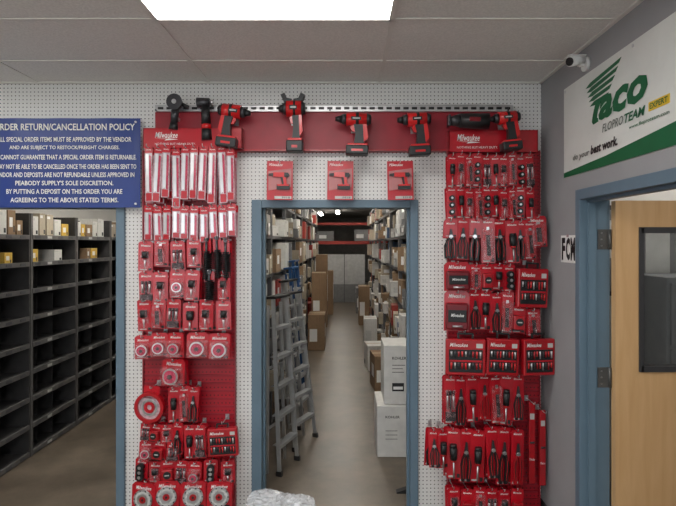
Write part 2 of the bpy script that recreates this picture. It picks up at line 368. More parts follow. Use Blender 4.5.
def kbox(x0,x1,y0,y1,z0,z1,lab,big):
    w,d,h=x1-x0,y1-y0,z1-z0
    r_=root('fixture_carton',lab,'box',((x0+x1)/2,(y0+y1)/2,z0),(0,0,.0),group='white plumbing fixture cartons')
    b=MB(); b.box(-w/2,w/2,-d/2,d/2,0,h,carW,.004)
    y=-d/2-.0015
    b.text('KOHLER',-w/2+.07,-w/2+.19,h*.76,h*.81,y,black,bold=.02)
    if not big:
        b.box(-w/2+.07,-w/2+.17,y-.0005,y+.0005,h*.22,h*.36,black); b.box(-w/2+.08,-w/2+.16,y-.001,y,h*.25,h*.30,white)
        b.box(-w/2+.07,-w/2+.18,y,y+.0005,h*.66,h*.67,black); b.box(-w/2+.07,-w/2+.16,y,y+.0005,h*.60,h*.61,black); b.box(-w/2+.07,-w/2+.17,y,y+.0005,h*.54,h*.55,black)
    else:
        for q in range(3): b.box(-w/2+.07,-w/2+.17,y,y+.0005,h*(.35+.08*q),h*(.36+.08*q),black)
    ob('box_body',b.mesh('box_body'),r_)
    b=MB(); b.box(.1,.16,-d/2-.002,d/2,h-.001,h+.002,tape); b.box(.1,.16,-d/2-.003,-d/2-.001,h*.9,h+.002,tape); ob('packing_tape',b.mesh('packing_tape'),r_)
kbox(.27,.78,4.42,4.86,0,.43,'large white plumbing carton with black lettering on the floor',True)
kbox(.33,.80,4.46,4.84,.434,.93,'white plumbing carton stacked on another white carton',False)
def ladder(x,y,h,w,lean,mat,lab,nst,matstep=alum,zr=0,sp=.16):
    r_=root('stepladder',lab,'ladder',(x,y,0),(0,-lean,zr),group='folded stepladders leaning on shelving')
    for sx in (0,1):
        q=(-1,1)[sx]
        b=MB(); yb,yt=q*w/2,q*w*.36
        def rail(xb,xt,yb,yt,tw,th,z1,m):
            vs=[]
            for (xx,yy,zz) in ((xb,yb,0),(xt,yt,z1)):
                for a,c in ((-tw,-th),(tw,-th),(tw,th),(-tw,th)): vs.append(b.bm.verts.new((xx+a,yy+c,zz)))
            i=b.mi(m)
            fs=[(0,3,2,1),(4,5,6,7)]+[(k,(k+1)%4,4+(k+1)%4,4+k) for k in range(4)]
            for f in fs: b.bm.faces.new([vs[k] for k in f]).material_index=i
        rail(.02,.01,yb,yt,.015,.008,h,mat); ob('front_rail',b.mesh('front_rail'),r_)
        b=MB(); rail(-sp,-.04,yb*.95,yt*.95,.010,.008,h-.05,mat); ob('rear_rail',b.mesh('rear_rail'),r_)
        b=MB(); b.box(-.005,.045,yb-.014,yb+.014,-.012,.035,black,.004); ob('foot',b.mesh('foot'),r_)
    for i in range(nst):
        z=(i+1)*h/(nst+1); ww=(w/2)*(1-.28*z/h)
        b=MB(); b.box(-.03,.04,-ww,ww,z-.004,z+.004,matstep); b.box(.034,.04,-ww,ww,z-.02,z,matstep); ob('step',b.mesh('step'),r_)
    for i in range(2):
        z=(.25+.35*i)*h; b=MB(); xx=-sp*(1-z/h)-.02; b.box(xx-.005,xx+.005,-w*.4,w*.4,z-.009,z+.009,matstep); ob('rear_brace',b.mesh('rear_brace'),r_)
    b=MB(); b.box(-.06,.04,-w*.36-.015,w*.36+.015,h,h+.022,black if mat is alum else lblue,.005); ob('top_cap',b.mesh('top_cap'),r_)
ladder(-.37,4.72,1.34,.38,.10,alum,'folded aluminium stepladder leaning against the shelving',5,zr=-.42,sp=.10)
ladder(-.47,4.22,1.36,.32,.05,alum,'folded aluminium stepladder with thin rails near the door frame',5,zr=-.35,sp=.09)
ladder(-.42,5.25,1.42,.36,.10,alum,'aluminium stepladder packed against the shelves',5,zr=-.25,sp=.08)
ladder(-.45,5.8,1.52,.34,.09,lblue,'slim blue fibreglass stepladder leaning on the shelving',6,alum,zr=-.2,sp=.07)
ladder(-.47,6.3,1.58,.34,.09,lblue,'slim blue folded stepladder against the shelving',5,alum,zr=-.1,sp=.07)

# ---------------- red display panels ----------------
PYF=3.455
def dpanel(px0,px1,pyt,lab):
    x0,x1,zt=X(px0,WY),X(px1,WY),Z(pyt,WY)
    r_=root('merchandise_display',lab,'display stand',((x0+x1)/2,PYF,0)); w=(x1-x0)/2
    b=MB(); b.box(-w,w,0,.034,0,zt,pegr); ob('perforated_back',b.mesh('perforated_back'),r_)
    b=MB(); z=.06
    while z<zt-.05: b.box(-w,w,-.006,0,z,z+.012,redb); z+=.0508
    ob('slat_ribs',b.mesh('slat_ribs'),r_)
    for sx in (-w,w-.008):
        b=MB(); b.box(sx,sx+.008,-.012,.005,0,zt,redb); ob('side_trim',b.mesh('side_trim'),r_)
dpanel(146,237,152,'red perforated steel tool display panel with many hooks')
dpanel(446,537,152,'red perforated tool display panel crowded with packs')
r_=root('display_band','long red tool display band across the pegboard top','display band',(0,0,0))
b=MB(); b.box(X(155,3.44),X(513,3.44),3.44,WY-.001,Z(151,3.44),Z(112,3.44),redb,.003); ob('band_board',b.mesh('band_board'),r_)
b=MB(); b.box(X(155,3.44),X(513,3.44),3.43,3.44,Z(151,3.44),Z(149.5,3.44),redp); ob('band_lip',b.mesh('band_lip'),r_)
r_=root('slotted_rail','galvanised slotted steel rail above the red band','rail',(0,0,0))
b=MB(); zz0,zz1=Z(111.5,3.42),Z(105,3.42); b.box(X(155,3.42),X(513,3.42),3.42,3.44,zz0+.001,zz1,chrome)
b.box(X(155,3.42),X(513,3.42),3.42,WY-.002,zz1-.003,zz1,chrome)
x=X(158,3.42)
while x<X(510,3.42): b.box(x,x+.035,3.418,3.4205,(zz0+zz1)/2-.008,(zz0+zz1)/2+.008,black); x+=.055
ob('rail_channel',b.mesh('rail_channel'),r_)
for xx in (X(156,3.42),X(330,3.42),X(508,3.42)):
    b=MB(); b.cyl((xx,3.412,zz0+.008),(xx,3.42,zz0+.008),.006,dark,seg=6); ob('bolt',b.mesh('bolt'),r_)
def logo(b,x0,x1,z0,z1,y):
    b.text('Milwaukee',x0,x1,z0,z1,y,white,shear=.35,bold=.01)
    w=x1-x0; b.prism([(x0-.02*w,z0-.02*w),(x0+.5*w,z0-.05*w),(x0+.42*w,z0-.11*w),(x1+.03*w,z0-.06*w),(x0+.55*w,z0-.01*w),(x0+.6*w,z0-.035*w)],y-.0004,y,white)
def header(p0,p1,q0,q1,lx):
    Y=3.36; x0,x1,z0,z1=X(p0,Y),X(p1,Y),Z(q1,Y),Z(q0,Y)
    r_=root('display_header','red display header sign with white script lettering','sign',((x0+x1)/2,Y,z0),group='red display headers')
    w=(x1-x0)/2; h=z1-z0
    b=MB(); b.box(-w,w,0,.02,0,h,red,.002); b.box(-w,w,0,.075,h-.004,h,red); b.box(-w,-w+.006,0,.09,0,h,red); b.box(w-.006,w,0,.09,0,h,red)
    xs=X(lx,Y)-(x0+x1)/2; logo(b,xs,xs+.145,h*.50,h*.80,-.001)
    b.text('NOTHING BUT HEAVY DUTY.',xs,xs+.26,h*.16,h*.26,-.001,white); ob('header_board',b.mesh('header_board'),r_)
header(143,242,128,148,155); header(449,538,130,152,457)

# ---------------- product packs ----------------
def card(w,h,m=None,txt=True,foot=True):
    m=m or red; b=MB(); c=min(w,h)*.12
    b.prism([(-w/2+c,0),(w/2-c,0),(w/2,-c),(w/2,-h),(-w/2,-h),(-w/2,-c)],0,.002,m)
    b.prism([(-.008,-.008),(.008,-.008),(.008,-.012),(-.008,-.012)],-.0006,0,black)
    if txt: b.text('Milwaukee',-w*.33,w*.33,-.020-w*.15,-.020,-.0012,white,shear=.3,bold=.01)
    if foot:
        b.box(-w*.38,w*.1,-.0008,0,-h+.008,-h+.008+h*.035,tag); b.box(w*.2,w*.42,-.0008,0,-h+.006,-h+.006+h*.08,black)
    return b.mesh('backing_card')
def blister(x0,x1,z0,z1,d,dom=.008):
    b=MB(); b.box(x0,x1,-d,-.0005,z0,z1,bl,min(dom,abs(x1-x0)*.3)); return b.mesh('clear_blister')
def K_blade(w,h):
    b=MB(); b.box(-w*.48,w*.48,-.006,0,-h+.002,-.045,sleeve,.002); b.box(-w*.36,w*.36,-.0068,-.006,-h*.98,-h*.84,red); t=MB()
    t.prism([(-w*.3,-.05),(w*.05,-.05),(w*.05,-h*.84),(-w*.1,-h*.80),(-w*.3,-h*.84)]  ,-.008,-.006,silver)
    pts=[(w*.10,-.06)]; z=-.06
    while z>-h*.82: pts+=[(w*.40,z-.004),(w*.30,z-.008)]; z-=.008
    pts+=[(w*.10,z)]; t.prism(pts,-.009,-.006,pink)
    return {'backing_card':card(w,h,txt=True),'sleeve':b.mesh('sleeve'),'saw_blade':t.mesh('saw_blade')}
def K_bit(w,h):
    t=MB(); t.cyl((0,-.014,-h*.33),(0,-.014,-h*.55),w*.24,black); t.cyl((0,-.014,-h*.55),(0,-.014,-h*.60),w*.13,redp); t.cyl((0,-.014,-h*.6),(0,-.014,-h*.9),w*.09,silver,w*.03)
    return {'backing_card':card(w,h),'drill_bit':t.mesh('drill_bit'),'clear_blister':blister(-w*.36,w*.36,-h*.93,-h*.28,.03)}
def K_bits2(w,h):
    t=MB()
    for i,q in enumerate((-.24,0,.24)): t.cyl((w*q,-.012,-h*.34),(w*q,-.012,-h*(.78-.1*abs(i-1))),w*.08,silver if i!=1 else dark); t.cyl((w*q,-.012,-h*.30),(w*q,-.012,-h*.4),w*.1,black)
    t.box(-w*.4,w*.4,-.02,-.002,-h*.92,-h*.74,black,.002)
    return {'backing_card':card(w,h),'bit_trio':t.mesh('bit_trio'),'clear_blister':blister(-w*.42,w*.42,-h*.94,-h*.27,.026)}
def K_hole(w,h):
    t=MB(); r=w*.33; t.cyl((0,-.04,-h*.6),(0,-.006,-h*.6),r,redp,seg=24); t.cyl((0,-.046,-h*.6),(0,-.04,-h*.6),r*1.02,silver,seg=24); t.cyl((0,-.05,-h*.6),(0,-.045,-h*.6),r*.8,pink,seg=24); t.cyl((0,-.055,-h*.6),(0,-.048,-h*.6),r*.3,dark)
    return {'backing_card':card(w,h),'hole_saw':t.mesh('hole_saw'),'clear_blister':blister(-w*.45,w*.45,-h*.95,-h*.27,.058,.012)}
def K_disc(w,h):
    t=MB(); r=w*.4; c=-h*.56; t.cyl((0,-.010,c),(0,-.002,c),r,silver,seg=32); t.cyl((0,-.012,c),(0,-.009,c),r*.84,tag,seg=28); t.cyl((0,-.0125,c),(0,-.0115,c),r*.6,silver,seg=24); t.cyl((0,-.014,c),(0,-.011,c),r*.34,redp,seg=24); t.cyl((0,-.016,c),(0,-.013,c),r*.12,black)
    for a in range(10):
        A=a*math.pi/5; t.box(math.cos(A)*r*.9-.004,math.cos(A)*r*.9+.004,-.0115,-.009,c+math.sin(A)*r*.9-.004,c+math.sin(A)*r*.9+.004,dark)
    return {'backing_card':card(w,h,txt=True),'cutting_disc':t.mesh('cutting_disc')}
def K_ring(w,h):
    t=MB(); c=-h*.55; r=w*.46; t.ring(0,c,-.034,-.002,r,r*.78,redp,36); t.cyl((0,-.02,c),(0,-.004,c),r*.79,sleeve,seg=32); t.ring(0,c,-.026,-.018,r*.55,r*.42,silver,28); t.ring(0,c,-.028,-.018,r*.36,r*.18,red,24)
    t.text('Milwaukee',-r*.45,r*.45,c+r*.58,c+r*.72,-.0215,dred,shear=.3,bold=.01)
    return {'backing_card':card(w*.5,h*.2,txt=False,foot=False),'saw_case':t.mesh('saw_case')}
def K_pliers(w,h,hm=None,hang=False):
    hm=hm or redp; t=MB(); g=w
    z=lambda q:-h*q
    t.prism([(-g*.05,z(.24)),(g*.05,z(.24)),(g*.14,z(.42)),(-g*.14,z(.42))],-.018,-.006,dark)
    t.cyl((0,-.021,z(.43)),(0,-.005,z(.43)),g*.15,silver)
    for s in (-1,1):
        t.prism([(s*g*.02,z(.45)),(s*g*.16,z(.45)),(s*g*.38,z(.64)),(s*g*.30,z(.96)),(s*g*.08,z(.96)),(s*g*.12,z(.66))],-.022,-.004,hm)
        t.prism([(s*g*.16,z(.5)),(s*g*.22,z(.56)),(s*g*.26,z(.68)),(s*g*.2,z(.9)),(s*g*.17,z(.9)),(s*g*.22,z(.68))],-.024,-.022,redt if hm is black else black)
    return {'backing_card':card(w*.95,h*(.45 if hang else 1)),'pliers':t.mesh('pliers')}
def K_plb(w,h): return K_pliers(w,h,black,True)
def K_plk(w,h): return K_pliers(w,h,black,False)
def K_screw(w,h):
    t=MB(); t.cyl((0,-.018,-h*.3),(0,-.018,-h*.36),w*.24,black); t.cyl((0,-.018,-h*.36),(0,-.018,-h*.6),w*.28,black,w*.24,seg=8); t.cyl((0,-.018,-h*.6),(0,-.018,-h*.64),w*.18,redt); t.cyl((0,-.018,-h*.64),(0,-.018,-h*.97),w*.07,silver)
    return {'backing_card':card(w,h),'screwdriver':t.mesh('screwdriver')}
def K_auger(w,h):
    t=MB(); t.cyl((0,-.012,-.02),(0,-.012,-h*.45),w*.12,dark)
    zz=-h*.3
    while zz>-h*.95: t.cyl((0,-.012,zz),(0,-.012,zz-.008),w*.38,black,w*.2,seg=10); zz-=.012
    t.cyl((0,-.012,-h*.3),(0,-.012,-h),w*.08,dark)
    t.cyl((0,-.022,-h*.02),(0,-.002,-h*.02),w*.2,dark,seg=10)
    return {'auger_bit':t.mesh('auger_bit'),'backing_card':card(w*.8,h*.36,txt=False)}
def K_knife(w,h):
    t=MB(); t.prism([(-w*.2,-h*.28),(w*.12,-h*.26),(w*.25,-h*.6),(w*.22,-h*.93),(-w*.12,-h*.93),(-w*.22,-h*.6)],-.024,-.004,redp); t.prism([(-w*.16,-h*.38),(w*.12,-h*.38),(w*.17,-h*.84),(-w*.12,-h*.84)],-.027,-.024,black)
    t.prism([(-w*.1,-h*.2),(w*.08,-h*.2),(w*.1,-h*.30),(-w*.12,-h*.30)],-.02,-.01,silver)
    return {'backing_card':card(w,h),'utility_knife':t.mesh('utility_knife'),'clear_blister':blister(-w*.4,w*.4,-h*.96,-h*.22,.032)}
def K_socket(w,h):
    t=MB()
    for i in range(3):
        z=-h*(.36+.21*i); t.cyl((0,-.03,z),(0,-.003,z),w*.28,black,seg=16); t.cyl((0,-.031,z),(0,-.029,z),w*.13,silver,seg=6)
    return {'backing_card':card(w,h),'socket_row':t.mesh('socket_row')}
def K_tape(w,h):
    t=MB(); t.box(-w*.4,w*.4,-.04,-.003,-h*.85,-h*.35,redp,w*.08); t.cyl((0,-.044,-h*.58),(0,-.038,-h*.58),w*.27,black,seg=20); t.box(-w*.45,w*.1,-.03,-.01,-h*.9,-h*.84,black)
    t.box(-w*.15,w*.15,-.0455,-.0435,-h*.6,-h*.56,tag)
    return {'backing_card':card(w,h),'tape_measure':t.mesh('tape_measure')}
def K_set(w,h):
    t=MB(); t.box(-w*.5,w*.5,-.045,-.002,-h,-h*.16,redp,.008); t.box(-w*.42,w*.42,-.048,-.044,-h*.92,-h*.40,black,.003); t.box(-w*.40,w*.40,-.050,-.047,-h*.68,-h*.64,red)
    t.text('Milwaukee',-w*.4,w*.05,-h*.34,-h*.25,-.046,white,shear=.3,bold=.01); t.box(w*.26,w*.42,-.0465,-.045,-h*.36,-h*.26,tag)
    q=MB()
    for j in range(2):
        for i in range(9):
            x=-w*.36+i*w*.09; z=-h*(.44+.26*j); q.cyl((x,-.052,z),(x,-.052,z-h*random.uniform(.11,.17)),w*.028,(silver,redt,redp,dark)[(i*3+j)%4],w*.02,seg=8)
    e=MB(); e.box(-w*.2,w*.2,-.03,-.012,-h*.07,-h*.03,black,.003); e.box(-w*.2,-w*.16,-.03,-.012,-h*.18,-h*.04,black); e.box(w*.16,w*.2,-.03,-.012,-h*.18,-h*.04,black)
    return {'case':t.mesh('case'),'bit_row':q.mesh('bit_row'),'handle':e.mesh('handle')}
def K_pouch(w,h):
    t=MB(); t.box(-w*.44,w*.44,-.05,-.003,-h*.95,-h*.3,dred,.012); t.box(-w*.36,w*.36,-.055,-.049,-h*.75,-h*.45,black,.003); t.text('Milwaukee',-w*.25,w*.25,-h*.62,-h*.54,-.0555,white,shear=.3,bold=.01)
    t.cyl((-w*.2,-.056,-h*.85),(w*.2,-.056,-h*.85),.006,silver)
    return {'backing_card':card(w,h),'pouch':t.mesh('pouch')}
def K_level(w,h):
    t=MB(); t.box(-w*.45,w*.45,-.025,0,-h,-.01,redp,.003); t.cyl((-w*.3,-.028,-h*.5),(w*.3,-.028,-h*.5),w*.14,dark); t.box(-w*.3,w*.3,-.027,-.025,-h*.22,-h*.15,tag)
    t.text('Milwaukee',-w*.38,w*.38,-h*.72,-h*.69,-.0255,white,shear=.3)
    return {'torpedo_level':t.mesh('torpedo_level')}
KD={'blade':(K_blade,'saw_blade_pack','saw blade pack','reciprocating saw blades in milky sleeve with red card'),
'bit':(K_bit,'drill_bit_pack','drill bit pack','drill bit on a red card under clear blister'),
'bits':(K_bits2,'drill_bit_pack','drill bit pack','three steel drill bits on a red card under clear blister'),
'hole':(K_hole,'hole_saw_pack','hole saw pack','glossy round hole saw in clear blister on red card'),
'disc':(K_disc,'cutting_disc_pack','disc pack','silver round cutting disc on a red card'),
'ring':(K_ring,'saw_blade_case','saw blade case','round clear case with a red ring hanging on hook'),
'pl':(K_pliers,'pliers_pack','pliers','red-handled pliers on a red card'),
'plk':(K_plk,'pliers_pack','pliers','black-handled pliers on a red card'),
'plb':(K_plb,'snips_pack','snips','black-handled snips hanging below a small red card'),
'scr':(K_screw,'screwdriver_pack','screwdriver','red and black screwdriver on a red card'),
'aug':(K_auger,'auger_bit_pack','auger bit','bare black auger bit hanging with small red tag'),
'knife':(K_knife,'utility_knife_pack','utility knife','red utility knife in clear blister on red card'),
'sock':(K_socket,'socket_pack','sockets','three dark sockets on a narrow red card'),
'tape':(K_tape,'tape_measure_pack','tape measure','red and black tape measure on a red card'),
'set':(K_set,'bit_set_case','tool set case','large red and black tool set case with two rows of bits'),
'pouch':(K_pouch,'tool_pouch_pack','tool pouch','black and dark red tool pouch on a red card'),
'level':(K_level,'torpedo_level','level','long red torpedo level hanging on a hook')}
cache={}
hk=MB(); hk.path([(0,0,0),(0,-.15,0),(0,-.158,.006),(0,-.16,.018)],.0028,chrome,6); hk.box(-.012,.012,-.004,0,-.02,.015,chrome); HOOK=hk.mesh('peg_hook')
def pk(kind,px,py0,wpx,hpx,row,Y=3.325,depth=2,tilt=None):
    fn,nm,cat,lab=KD[kind]; s=Y/F; w=wpx*s; h=hpx*s
    key=(kind,round(w,3),round(h,3))
    if key not in cache: cache[key]=fn(w,h)
    x=X(px,Y); z=Z(py0,Y)
    ob('peg_hook',HOOK,None,(x,PYF-.006,z-.010),(0,0,0),'short zinc wire peg hook holding a pack','hook',None,'peg hooks on the red panels')
    for d in range(depth):
        yy=Y+d*.05
        if kind in('set','ring','pouch') and d: break
        t=random.uniform(-.05,.05) if tilt is None else tilt
        r_=root(nm,lab,cat,(x+(random.uniform(-.008,.008) if d else 0),yy,z-(.0 if not d else .006)),(0,t,random.uniform(-.18,.18)),group=row)
        for pn,me in cache[key].items(): ob(pn,me,r_)
def row(kinds,xs,y0,w,h,name,**k):
    for i,x in enumerate(xs): pk(kinds[i%len(kinds)],x+random.uniform(-.7,.7),y0+random.uniform(-2,2),w,h*random.uniform(.93,1.06),name,**k)
row(['blade'],[149+9.1*i for i in range(10)],147,8.2,56,'long saw blade packs')
row(['blade'],[148+9.3*i for i in range(10)],205,8.4,34,'short saw blade packs')
row(['bit','knife','bits','bit'],[146,161,177,194],240,14,29,'drill bit packs upper row')
row(['aug'],[208,217,226],238,10,42,'bare auger bits')
row(['bits','bit','hole','bit'],[146,161,177,193],270,14.5,30,'drill bit packs middle row')
row(['aug','bit'],[209,224],272,13,28,'auger and bit packs')
row(['bit','knife','bits','scr','bit'],[144,159,174,190,207,223],301,14.5,30,'drill bit packs lower row')
row(['hole'],[143,159,176],334,16.5,24,'hole saw packs')
row(['hole'],[197,219],333,21,26,'hole saw packs')
pk('hole',174,359,24,27,'hole saw packs')
pk('ring',152,386,33,37,'round saw cases')
row(['scr','knife','plk'],[174,184,194],386,11,36,'screwdriver packs')
row(['bits','tape','bit'],[146,156,167],424,11.5,18,'small accessory packs')
row(['plk','scr','bits'],[178,189,200],424,11.5,33,'screwdriver packs')
pk('set',223,421,30,33,'tool set cases',tilt=-.06)
row(['hole','tape','bits'],[147,160,173],441,13,20,'small accessory packs')
row(['sock','bit','tape','bits','hole'],[142,155,168,181,195,211,228],460,13.5,22,'small accessory packs low row')
row(['disc'],[144,168,193,220],481,25,28,'cutting disc packs',Y=3.28)
# right side
row(['scr','bit','knife','sock','bits'],[452+8.5*i for i in range(10)],154,9.2,34,'screwdriver packs upper row')
row(['sock','scr','bit','knife'],[452+8.6*i for i in range(10)],188,9.6,32,'socket packs')
pk('knife',537,216,18,31,'knife packs')
row(['plb','plk','plb','knife','plb','scr','plb'],[451,463,475,487,499,511],219,13.5,43,'pliers and snips packs')
row(['plb','knife'],[520,529],222,12,40,'pliers and snips packs')
pk('pouch',457,262,26,29,'tool pouches')
row(['knife','tape','scr','sock'],[475,487,498,509],263,12.5,28,'utility knife packs')
pk('set',531,261,31,46,'tool set cases')
pk('pouch',457,291,25,40,'tool pouches')
row(['plk','scr','plk','knife'],[474,486,497,508],292,13,40,'utility knife packs lower row')
row(['tape','knife'],[519,532],307,14,27,'tape measure packs')
pk('set',465,331,39,43,'tool set cases',Y=3.3); pk('set',502,331,32,43,'tool set cases',Y=3.3); pk('set',536,331,33,43,'tool set cases',Y=3.3)
row(['bits','plk','scr','pl','knife','scr','plk'],[450,461,472,484,495,507,518],375,12.5,49,'pliers packs')
row(['plk','scr'],[433,443],430,12.5,40,'pliers packs at the panel edge',Y=3.3)
row(['scr','plk','scr','plk','plk','pl','plk'],[453,466,479,492,505,518],429,14,54,'large pliers packs',Y=3.3)
pk('level',541,408,7,76,'torpedo levels',Y=3.38,depth=1,tilt=0.)
pk('level',531,400,7,82,'torpedo levels',Y=3.36,depth=1,tilt=0.)
row(['bit','tape','knife','bits'],[454,467,480,492,505,518],488,12.5,32,'small packs bottom row',Y=3.3)

# three cards above doorway
pp=M('muted_pink_print',(.42,.16,.16),.5)
def drillshape(b,s,y0,y1,mr,mk,ox=0,oz=0):
    P=lambda pts:[(ox+a*s,oz+c*s) for a,c in pts]
    b.prism(P([(-.5,.38),(.4,.38),(.55,.27),(.5,.03),(-.5,.05)]),y0,y1,mr)
    b.prism(P([(.30,.36),(.58,.36),(.68,.2),(.58,.04),(.30,.04)]),y0-.002,y1,mk)
    b.prism(P([(-.85,.28),(-.5,.34),(-.5,.1),(-.85,.16)]),y0,y1,mk)
    b.prism(P([(.0,.05),(.42,.05),(.5,-.55),(.12,-.55)]),y0,y1,mr)
    b.prism(P([(.02,.03),(.2,.03),(.28,-.5),(.14,-.5)]),y0-.002,y1,mk)
    b.prism(P([(-.25,-.5),(.7,-.5),(.7,-.88),(-.25,-.88)]),y0,y1,mk)
    b.prism(P([(-.2,-.5),(.65,-.5),(.65,-.62),(-.2,-.62)]),y0-.002,y0,mr)
for i,px in enumerate((280,340.5,400)):
    Y=3.38; w=26*Y/F; h=39*Y/F
    r_=root('tool_card','red hanging card picturing a cordless drill above the doorway','card',(X(px,Y),Y,Z(161,Y)),(0,random.uniform(-.02,.02),0),group='red cards above the doorway')
    b=MB(); b.box(-w/2,w/2,0,.004,-h,0,red,.001)
    b.prism([(-w*.44,-h*.26),(w*.44,-h*.19),(w*.44,-h*.66),(-w*.44,-h*.76)],-.001,0,pp)
    b.box(-w*.2,w*.45,-.001,0,-h*.97,-h*.90,tag); b.text('Milwaukee',-w*.42,w*.1,-h*.13,-h*.06,-.001,white,shear=.3); b.text('M18',w*.1,w*.4,-h*.96,-h*.91,-.0015,black); ob('backing_card',b.mesh('backing_card'),r_)
    b=MB(); drillshape(b,w*.52,-.016,-.002,redt,black,w*.02,-h*.43); ob('drill_relief',b.mesh('drill_relief'),r_)
    ob('peg_hook',HOOK,None,(X(px,Y),WY-.001,Z(161,Y)-.01),(0,0,0),'short zinc wire peg hook holding a card','hook',None,'peg hooks above the doorway')

# power tools
def drill(px,py,wd,ht,lab,flip=1,tilt=0.,wrench=False,Y=3.33,prongs=False):
    s=Y/F; w=wd*s*1.25; h=ht*s*1.03
    r_=root('cordless_drill' if not wrench else 'impact_driver',lab,'power tool',(X(px,Y),Y,Z(py,Y)),(0,tilt,0),group='cordless tools on the red band')
    f=flip
    b=MB(); b.cyl((-f*w*.22,0,-h*.15),(f*w*.30,0,-h*.15),h*.16,redt,seg=20); b.cyl((f*w*.30,0,-h*.15),(f*w*.42,0,-h*.15),h*.155,black,h*.10,seg=20); b.cyl((f*w*.02,0,-h*.15),(f*w*.10,0,-h*.15),h*.165,black,seg=20)
    b.box(-w*.10,w*.16,-h*.175,-h*.15,-h*.2,-h*.12,black,.002); b.box(-w*.06,w*.12,-h*.178,-h*.17,-h*.175,-h*.145,tag); ob('motor_housing',b.mesh('motor_housing'),r_)
    b=MB(); b.cyl((-f*w*.22,0,-h*.15),(-f*w*.34,0,-h*.15),h*.13,dark,h*.11,seg=18); b.cyl((-f*w*.34,0,-h*.15),(-f*w*.5,0,-h*.15),h*.09,black,h*.05,seg=14)
    if prongs:
        for q in (-1,1): b.prism([(q*w*.1,-h*.06),(q*w*.3,-h*.04),(q*w*.42,h*.10),(q*w*.28,h*.14),(q*w*.2,h*.04),(q*w*.02,h*.02)],-.03,.03,black)
    ob('chuck',b.mesh('chuck'),r_)
    b=MB()
    g=[(-f*w*.04,-h*.22),(f*w*.24,-h*.22),(f*w*.28,-h*.5),(f*w*.24,-h*.76),(f*w*-.02,-h*.76),(f*w*.02,-h*.5)]
    b.prism(g,-.024,.024,black); b.prism([(f*w*.20,-h*.2),(f*w*.30,-h*.25),(f*w*.35,-h*.6),(f*w*.24,-h*.7)],-.026,.026,redt); ob('grip',b.mesh('grip'),r_)
    b=MB(); b.prism([(-f*w*.04,-h*.28),(-f*w*.12,-h*.34),(-f*w*.06,-h*.44),(f*w*.03,-h*.46)],-.012,.012,redt); ob('trigger',b.mesh('trigger'),r_)
    b=MB(); xx=sorted((-f*w*.22,f*w*.36)); b.box(xx[0],xx[1],-.05,.04,-h,-h*.78,black,.008); b.box(xx[0]+.01,xx[1]-.005,-.045,.035,-h*.80,-h*.74,redt,.004); b.box(xx[0]+.035,xx[1]-.035,-.052,-.048,-h*.93,-h*.88,redt); ob('battery',b.mesh('battery'),r_)
    b=MB(); b.box(-.012,.012,.02,.11,-h*.3,-h*.26,chrome); b.box(-.02,.02,.102,.11,-h*.4,-h*.1,chrome); ob('mounting_bracket',b.mesh('mounting_bracket'),r_)
drill(234,105,28,42,'red and black cordless drill mounted on the red band',-1,.12)
drill(293,101,23,50,'red pressing tool with black twin jaws and battery',1,0,False,prongs=True)
drill(355,113,31,41,'red cordless impact driver mounted on the red band',1,0.02,True)
drill(415,113,29,42,'red and black cordless drill with battery',1,-.05)
drill(505,112,27,38,'red and black cordless drill at the end of the header',1,-.1,Y=3.27)
def grinder(px,py):
    Y=3.36; r_=root('angle_grinder','small dark angle grinder hung above the red band','power tool',(X(px,Y),Y,Z(py,Y)),(0,.1,0))
    b=MB(); b.cyl((0,0,-.03),(0,0,-.13),.026,dark,.022); b.cyl((0,0,-.13),(0,0,-.17),.024,black,.03); ob('grinder_body',b.mesh('grinder_body'),r_)
    b=MB(); b.cyl((0,-.03,.0),(0,.02,.0),.040,black,seg=18); ob('gear_head',b.mesh('gear_head'),r_)
    b=MB(); b.cyl((-.0,-.04,0),(0,-.036,0),.05,dark,seg=28); b.cyl((-.0,-.045,0),(0,-.04,0),.015,silver,seg=14); ob('grinding_disc',b.mesh('grinding_disc'),r_)
    b=MB(); b.cyl((.03,0,0),(.08,0,-.02),.012,black); ob('side_handle',b.mesh('side_handle'),r_)
    b=MB(); b.box(-.01,.01,.01,.08,-.10,-.08,chrome); ob('mounting_bracket',b.mesh('mounting_bracket'),r_)
grinder(176,103)
def rotary(px,py):
    Y=3.36; r_=root('right_angle_wrench','tall black cordless ratchet tool on the red band','power tool',(X(px,Y),Y,Z(py,Y)),(0,-.05,0))
    b=MB(); b.cyl((0,0,-.03),(0,0,-.15),.026,black,.03); b.cyl((0,0,-.15),(0,0,-.18),.031,redt); b.cyl((0,0,-.18),(0,0,-.25),.031,black,.034); ob('tool_body',b.mesh('tool_body'),r_)
    b=MB(); b.cyl((-.05,0,-.01),(.03,0,-.01),.034,dark,.026,seg=18); b.cyl((.03,0,-.01),(.055,0,-.01),.014,silver); ob('tool_head',b.mesh('tool_head'),r_)
    b=MB(); b.box(-.01,.01,.015,.08,-.16,-.13,chrome); ob('mounting_bracket',b.mesh('mounting_bracket'),r_)
rotary(205,101)
def recip(px,py):
    Y=3.29; r_=root('reciprocating_saw','long black reciprocating saw on the header','power tool',(X(px,Y),Y,Z(py,Y)),(0,.03,0))
    b=MB(); b.cyl((-.09,0,0),(.09,0,0),.044,black,.05,seg=18); b.box(-.04,.03,-.052,-.04,-.012,.014,dred,.003); ob('saw_body',b.mesh('saw_body'),r_)
    b=MB(); b.cyl((-.09,0,0),(-.15,0,-.005),.042,dark,.026); b.box(-.165,-.15,-.03,.03,-.04,.03,dark,.003); ob('nose',b.mesh('nose'),r_)
    b=MB(); b.box(-.01,.01,.03,.15,-.01,.01,chrome); ob('mounting_bracket',b.mesh('mounting_bracket'),r_)
recip(474,121)

